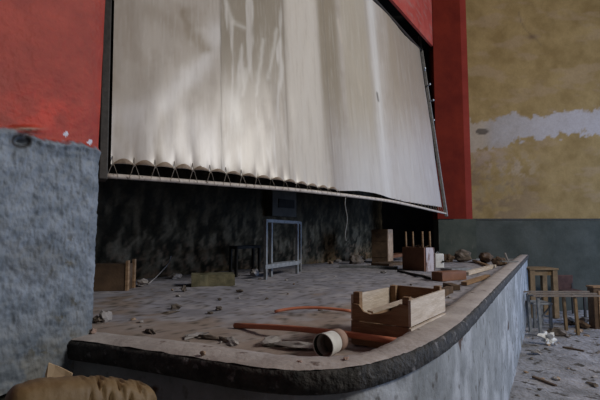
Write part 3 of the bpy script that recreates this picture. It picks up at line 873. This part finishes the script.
deb('plaster_flake', 196, 337, (.06,.02,.02), M_plaster, 'pale plaster flake on the dust bank, leftmost of the flakes behind the kerb', flat=.5)
deb('plaster_flake', 232, 343, (.06,.022,.02), M_plaster, 'pale plaster flake at the left end of the straight red pipe', flat=.5)
for px_, py_ in ((150,333.5),(208,339),(224,341),(283,347)):
    deb('earth_clod', px_, py_, (.05,.012,.012), M_stone, 'dark crumb of earth in the dust bank behind the front kerb', group='dark crumbs in the dust bank behind the kerb', flat=.9)
for i in range(30):
    px_ = random.uniform(120, 470); py_ = random.uniform(272, 345)
    g = ground(px_, py_)
    if (g-cr).length < .45 or g.y > 5.6: continue
    s_ = random.uniform(.004, .009)*(.6+g.y*.35)
    bm = bmesh.new(); rock(bm, (0,0,0), (s_*1.4, s_, s_), i, 1, .8)
    o = tag(obj('grit', bm, random.choice([M_stone, M_stone, M_brick, M_plaster])), 'crumb of grit scattered on the dusty stage floor', 'rubble', 'grit scattered over the stage floor'); o.location = g-Vector((0,0,.001))
placed = []
for i in range(40):
    px_ = random.uniform(110, 350); g = bw_hit(px_, 270); g = Vector((g.x, g.y, 0))-Vector((-bdir.y, bdir.x, 0))*random.uniform(.12, .3); g.z = sfz(g.x, g.y)
    if any((g-q).length < .26 for q in placed) or 186 < px_ < 306 or (128 < px_ < 150): continue
    placed.append(g)
    s_ = random.uniform(.03, .065); bm = bmesh.new(); rock(bm, (0,0,0), (s_*1.5, s_, s_), i+3, 2, .7)
    o = tag(obj('rubble_lump', bm, random.choice([M_stone, M_brick, M_plaster])), 'lump of fallen plaster lying along the foot of the back wall', 'rubble', 'fallen plaster along the back wall'); o.location = g-Vector((0,0,.004))
deb('kerb_chip', 203, 355, (.010,.007,.008), M_brick, 'orange-brown chip on the outer edge of the front kerb', z=KT+.001, flat=.9)
deb('kerb_chip', 346, 359, (.012,.007,.006), M_pink, 'dark chip on the kerb top in front of the pot', z=KT+.001)
deb('kerb_chip', 300, 362, (.009,.006,.005), M_pink, 'small brown chip on the kerb top left of the other chip', z=KT+.001)
# loose rubble where pillar and kerb meet
deb('kerb_chip', 93, 333.5, (.011,.009,.010), M_pink, 'pinkish crumb on the kerb where it meets the pillar', z=KT+.001, flat=1)
# ------------------------------------------------------------------ cinema seat in the near corner
root = thing('theatre_chair', 'tan vinyl padded chair back with stitched ribs below the grey pillar', 'chair', (-.42, .98, 0))
def seat_pt(u, v, side):      # u across 0..1, v round the section
    return None
bm = bmesh.new(); rows = []
TL, TR = P(4, 392, .86), P(156, 391, 1.06)
width = (TR-TL); zt = .0
d = Vector((width.x, width.y, 0)); wl = d.length; d.normalize(); nrm = Vector((-d.y, d.x, 0))
base = Vector((TL.x, TL.y, 0))
NUU = 90; NR = 28
ribs = [(78,.0),(92,0),(106,0),(119,0),(131,0)]
topz = P(60, 367, .98).z
for i in range(NUU+1):
    u = i/NUU; rr = []
    endf = (1-abs(2*u-1)**9)**.5
    for k in range(NR+1):
        th = -math.pi*.5+ math.pi*2*k/NR*1.0
        # rounded slab section: half-thickness .05, height .42
        cz = math.sin(th); cy = math.cos(th)
        y = .055*endf*(abs(cy)**.6)*(1 if cy > 0 else -1)
        zc = topz-.22; z = .22*(abs(cz)**.35)*(1 if cz > 0 else -1)
        z *= (.80+.20*(endf)) if cz > 0 else 1
        slope = -.062*u**1.2+.012*math.sin(u*math.pi)
        p = base+d*(u*wl)+nrm*(-y)+Vector((0,0,zc+z+(slope if cz > 0 else 0)))
        # stitched ribs slanting over the right half
        ph = (u*wl-.85*(topz-p.z)+y*.5)/.032
        if u > .42:
            g_ = abs((ph % 1)-.5)*2; amt = sst(.42, .5, u)*sst(1.0,.93,u)
            p += (Vector((0,0,1)) if cz > .8 else nrm*(-1 if y > 0 else 1))*(-.013*amt*math.exp(-((1-g_)/.18)**2))
        p += Vector((0,0,.003*fb(u*7, th)))
        rr.append(p)
    rows.append(rr)
rows = [[p-Vector(root.location) for p in r] for r in rows]
grid_surface(bm, rows); bmesh.ops.holes_fill(bm, edges=bm.edges, sides=60)
o = obj('backrest', bm, M_vinyl, root, smooth=True)
bm = bmesh.new()
Lr = Vector(root.location)
for u in (.12, .88):
    p = base+d*(u*wl)-Lr; beam(bm, (p.x, p.y, .0), (p.x, p.y, topz-.3), .03, .03)
    o = obj('leg', bm, M_steel_dark, root); bm = bmesh.new()
c = base+d*(.5*wl)-Lr-nrm*.22
box(bm, (c.x, c.y, .42), (wl*.92, .40, .08), Matrix.Rotation(math.atan2(d.y, d.x), 3, 'Z')); obj('seat_pad', bm, M_vinyl, root, bevel=.02)
bm.free() if False else None
# curled piece of tan card stuck behind the seat
bm = bmesh.new(); Yc = 1.12
pl = [P(45, 374, Yc), P(48.5, 363, Yc), P(60, 367.5, Yc+.02), P(72, 373.5, Yc+.03), P(70, 384, Yc+.03), Vector((P(70,384,Yc).x, Yc+.03, .01)), Vector((P(46,384,Yc).x, Yc, .01)), P(46, 386, Yc)]
vs_ = [bm.verts.new(p) for p in pl]; bm.faces.new(vs_)
r_ = bmesh.ops.extrude_face_region(bm, geom=bm.faces[:]); bmesh.ops.translate(bm, verts=[g_ for g_ in r_['geom'] if isinstance(g_, bmesh.types.BMVert)], vec=(0,.004,0))
tag(obj('card_scrap', bm, M_card, loc=tuple(pl[0])), 'scrap of tan card sticking up behind the padded seat back', 'card')
# pale dusty sheet on the right end of the seat back
# ------------------------------------------------------------------ hall floor furniture at right
def hz_(x, y): return 0.03*fb(x*1.5, y*1.5)+.012*fb(x*9, y*9)
def fl(px, py, dz=0):
    g = G(px, py, 0); g.z = hz_(g.x, g.y)+dz; return g
# small wooden table
def legtable(name, label, loc, rz, w_, d_, h_, m, t=.05, cat='table', top=True):
    root = thing(name, label, cat, loc, rz)
    for x in (t/2, w_-t/2):
        for y in (t/2, d_-t/2):
            bm = bmesh.new(); box(bm, (x, y, (h_-.03)/2), (t, t, h_-.03)); obj('leg', bm, m, root, bevel=.003)
    bm = bmesh.new(); box(bm, (w_/2, d_/2, h_-.015), (w_+.03, d_+.03, .03)); obj('tabletop', bm, m, root, bevel=.004)
    for y in (t/2, d_-t/2):
        bm = bmesh.new(); box(bm, (w_/2, y, h_-.075), (w_-t*2, .02, .09)); obj('apron', bm, m, root)
    return root
tb = Vector((3.98, 7.35, 0)); ztb = P(540, 268, 7.35).z
legtable('wooden_table', 'small ochre wooden table behind the far end of the stage front', (3.84, 7.3, hz_(4,7.4)), 0, .46, .4, ztb-hz_(4,7.4), M_woodhall, .08)
# bench of two rails on legs
bx = P(531, 293, 6.0)
root = thing('slatted_bench', 'long dark slatted bench on metal legs in front of the wooden table', 'bench', (bx.x, 6.0, 0))
L2 = P(574, 293, 6.0).x-bx.x
zz = P(531, 296, 6.0).z
for y, z in ((0, zz), (.14, zz+.012), (.30, zz+.02)):
    bm = bmesh.new(); beam(bm, (0.02, y, z), (L2+.40, y, z), .045, .018); obj('slat', bm, mat('grey_old_slat', [(0.16,0.13,0.11),(0.25,0.21,0.18)], 9) if 'grey_old_slat' not in bpy.data.materials else bpy.data.materials['grey_old_slat'], root)
for x in (.12, L2+.04):
    for y in (.02, .28):
        bm = bmesh.new(); beam(bm, (x, y, .0), (x-.02, y, zz-.01), .035, .035); obj('leg', bm, M_woodhall if x > .2 else M_metaldull, root)
    bm = bmesh.new(); beam(bm, (x, .0, zz-.02), (x, .30, zz-.02), .035, .02, up=(0,0,1)); obj('cross_bar', bm, M_metaldull, root)
# grey stool / seat end
s0 = fl(534, 329); zs_ = P(534, 303, s0.y).z
root = thing('metal_stool', 'low grey metal stool with braced open legs by the stage front', 'stool', s0)
ws = P(551, 303, s0.y).x-s0.x; hs = zs_-s0.z
for x in (.015, ws-.015):
    for y in (.0, .24):
        bm = bmesh.new(); beam(bm, (x, y, 0), (x, y, hs-.02), .035, .035, up=(1,0,0)); obj('leg', bm, M_metaldull, root)
bm = bmesh.new(); box(bm, (ws/2, .12, hs-.01), (ws+.02, .30, .03)); obj('seat', bm, M_metaldull, root, bevel=.006)
bm = bmesh.new(); beam(bm, (.02, 0, .05), (ws-.02, 0, hs-.06), .02, .02); obj('brace', bm, M_metaldull, root)
bm = bmesh.new(); beam(bm, (.02, 0, .05), (ws-.02, 0, .05), .02, .02); obj('brace', bm, M_metaldull, root)
# folded dark red seat
g = Vector((P(560, 285, 7.5).x, 7.5, 0)); zt_ = P(560, 276, 7.5).z
root = thing('folding_chair', 'dark reddish folding theatre chair against the grey-green wall', 'chair', (g.x, g.y, 0))
M_dred = mat('dark_red_board', [(0.06,0.03,0.025),(0.10,0.05,0.04)], 9)
bm = bmesh.new(); box(bm, (.17, .22, zt_-.14), (.36, .03, .28), Matrix.Rotation(.12, 3, 'X')); obj('backrest', bm, M_dred, root, bevel=.01)
bm = bmesh.new(); box(bm, (.17, .05, .42), (.34, .34, .03)); obj('seat', bm, M_dred, root, bevel=.01)
for x in (.0, .34):
    bm = bmesh.new(); beam(bm, (x, .22, 0), (x, .22, zt_-.02), .03, .03, up=(1,0,0)); obj('leg', bm, M_steel_dark, root)
    bm = bmesh.new(); beam(bm, (x, -.1, 0), (x, -.1, .42), .03, .03, up=(1,0,0)); obj('leg', bm, M_steel_dark, root)
# post at the right border
g = fl(597, 331); bm = bmesh.new(); hh_ = P(597, 288, g.y).z-g.z
root = thing('wooden_cabinet', 'shallow brown wooden cabinet at the right edge of the photo', 'cabinet', g)
wd_ = .5
bm = bmesh.new(); box(bm, (wd_/2-.02, .07, hh_/2), (wd_, .14, hh_)); obj('carcass', bm, M_wooddark, root, bevel=.004)
bm = bmesh.new(); box(bm, (wd_/2-.02, .07, hh_+.012), (wd_+.02, .17, .025)); obj('top', bm, M_wood, root, bevel=.004)
bm = bmesh.new(); box(bm, (wd_/2, -.008, hh_/2), (wd_-.08, .016, hh_-.08)); obj('door', bm, M_wood, root, bevel=.004)
# rubble in front of the wall and on the floor
placed = []
for i in range(120):
    px_ = random.uniform(556, 584); py_ = random.uniform(314, 336)
    g = fl(px_, py_)
    if any((g-q).length < .24 for q in placed) or g.x > 4.42 and g.y < 6.8 or g.y > 7.0: continue
    placed.append(g)
    s_ = random.uniform(.03, .09); bm = bmesh.new(); rock(bm, (0,0,0), (s_*1.5, s_, s_), i+40, 2, .7)
    o = tag(obj('rubble_lump', bm, random.choice([M_stone, M_brick, M_hallfloor, M_wooddark])), 'lump of rubble heaped under the furniture by the far wall', 'rubble', 'rubble under the furniture by the far wall'); o.location = g-Vector((0,0,.01))
for i in range(46):
    px_ = random.uniform(522, 599); py_ = 332+68*random.random()**1.3
    if px_ < 548-(py_-235)*.26+6: continue
    g = fl(px_, py_); s_ = random.uniform(.008, .028); bm = bmesh.new(); rock(bm, (0,0,0), (s_*random.uniform(1,2.2), s_, s_), i+80, 1, .6)
    o = tag(obj('grit', bm, random.choice([M_stone, M_stone, M_brick, M_plaster])), 'chip of rubble scattered on the dusty hall floor', 'rubble', 'chips scattered over the hall floor'); o.location = g-Vector((0,0,.002))
g = fl(548, 346); bm = bmesh.new(); rock(bm, (0,0,0), (.075,.05,.08), 5, 3, .8, .6)
o = tag(obj('crumpled_paper', bm, M_white), 'crumpled white paper lying on the hall floor', 'paper'); o.location = g
g = fl(536, 355); bm = bmesh.new(); rock(bm, (0,0,0), (.06,.04,.04), 9, 2, .6, .5)
o = tag(obj('plaster_lump', bm, M_plaster), 'whitish lump nearer than the crumpled paper on the hall floor', 'rubble'); o.location = g
for (a_, b_, lab) in (((563,348),(584,352),'thin dark stick lying flat on the hall floor, farther of two'), ((533,378),(556,386),'thin dark stick lying flat on the hall floor, nearer of two')):
    p, q = fl(*a_, .012), fl(*b_, .012); bm = bmesh.new(); beam(bm, p, q, .03, .018); tag(obj('stick', bm, M_wooddark, loc=tuple(p)), lab, 'stick')
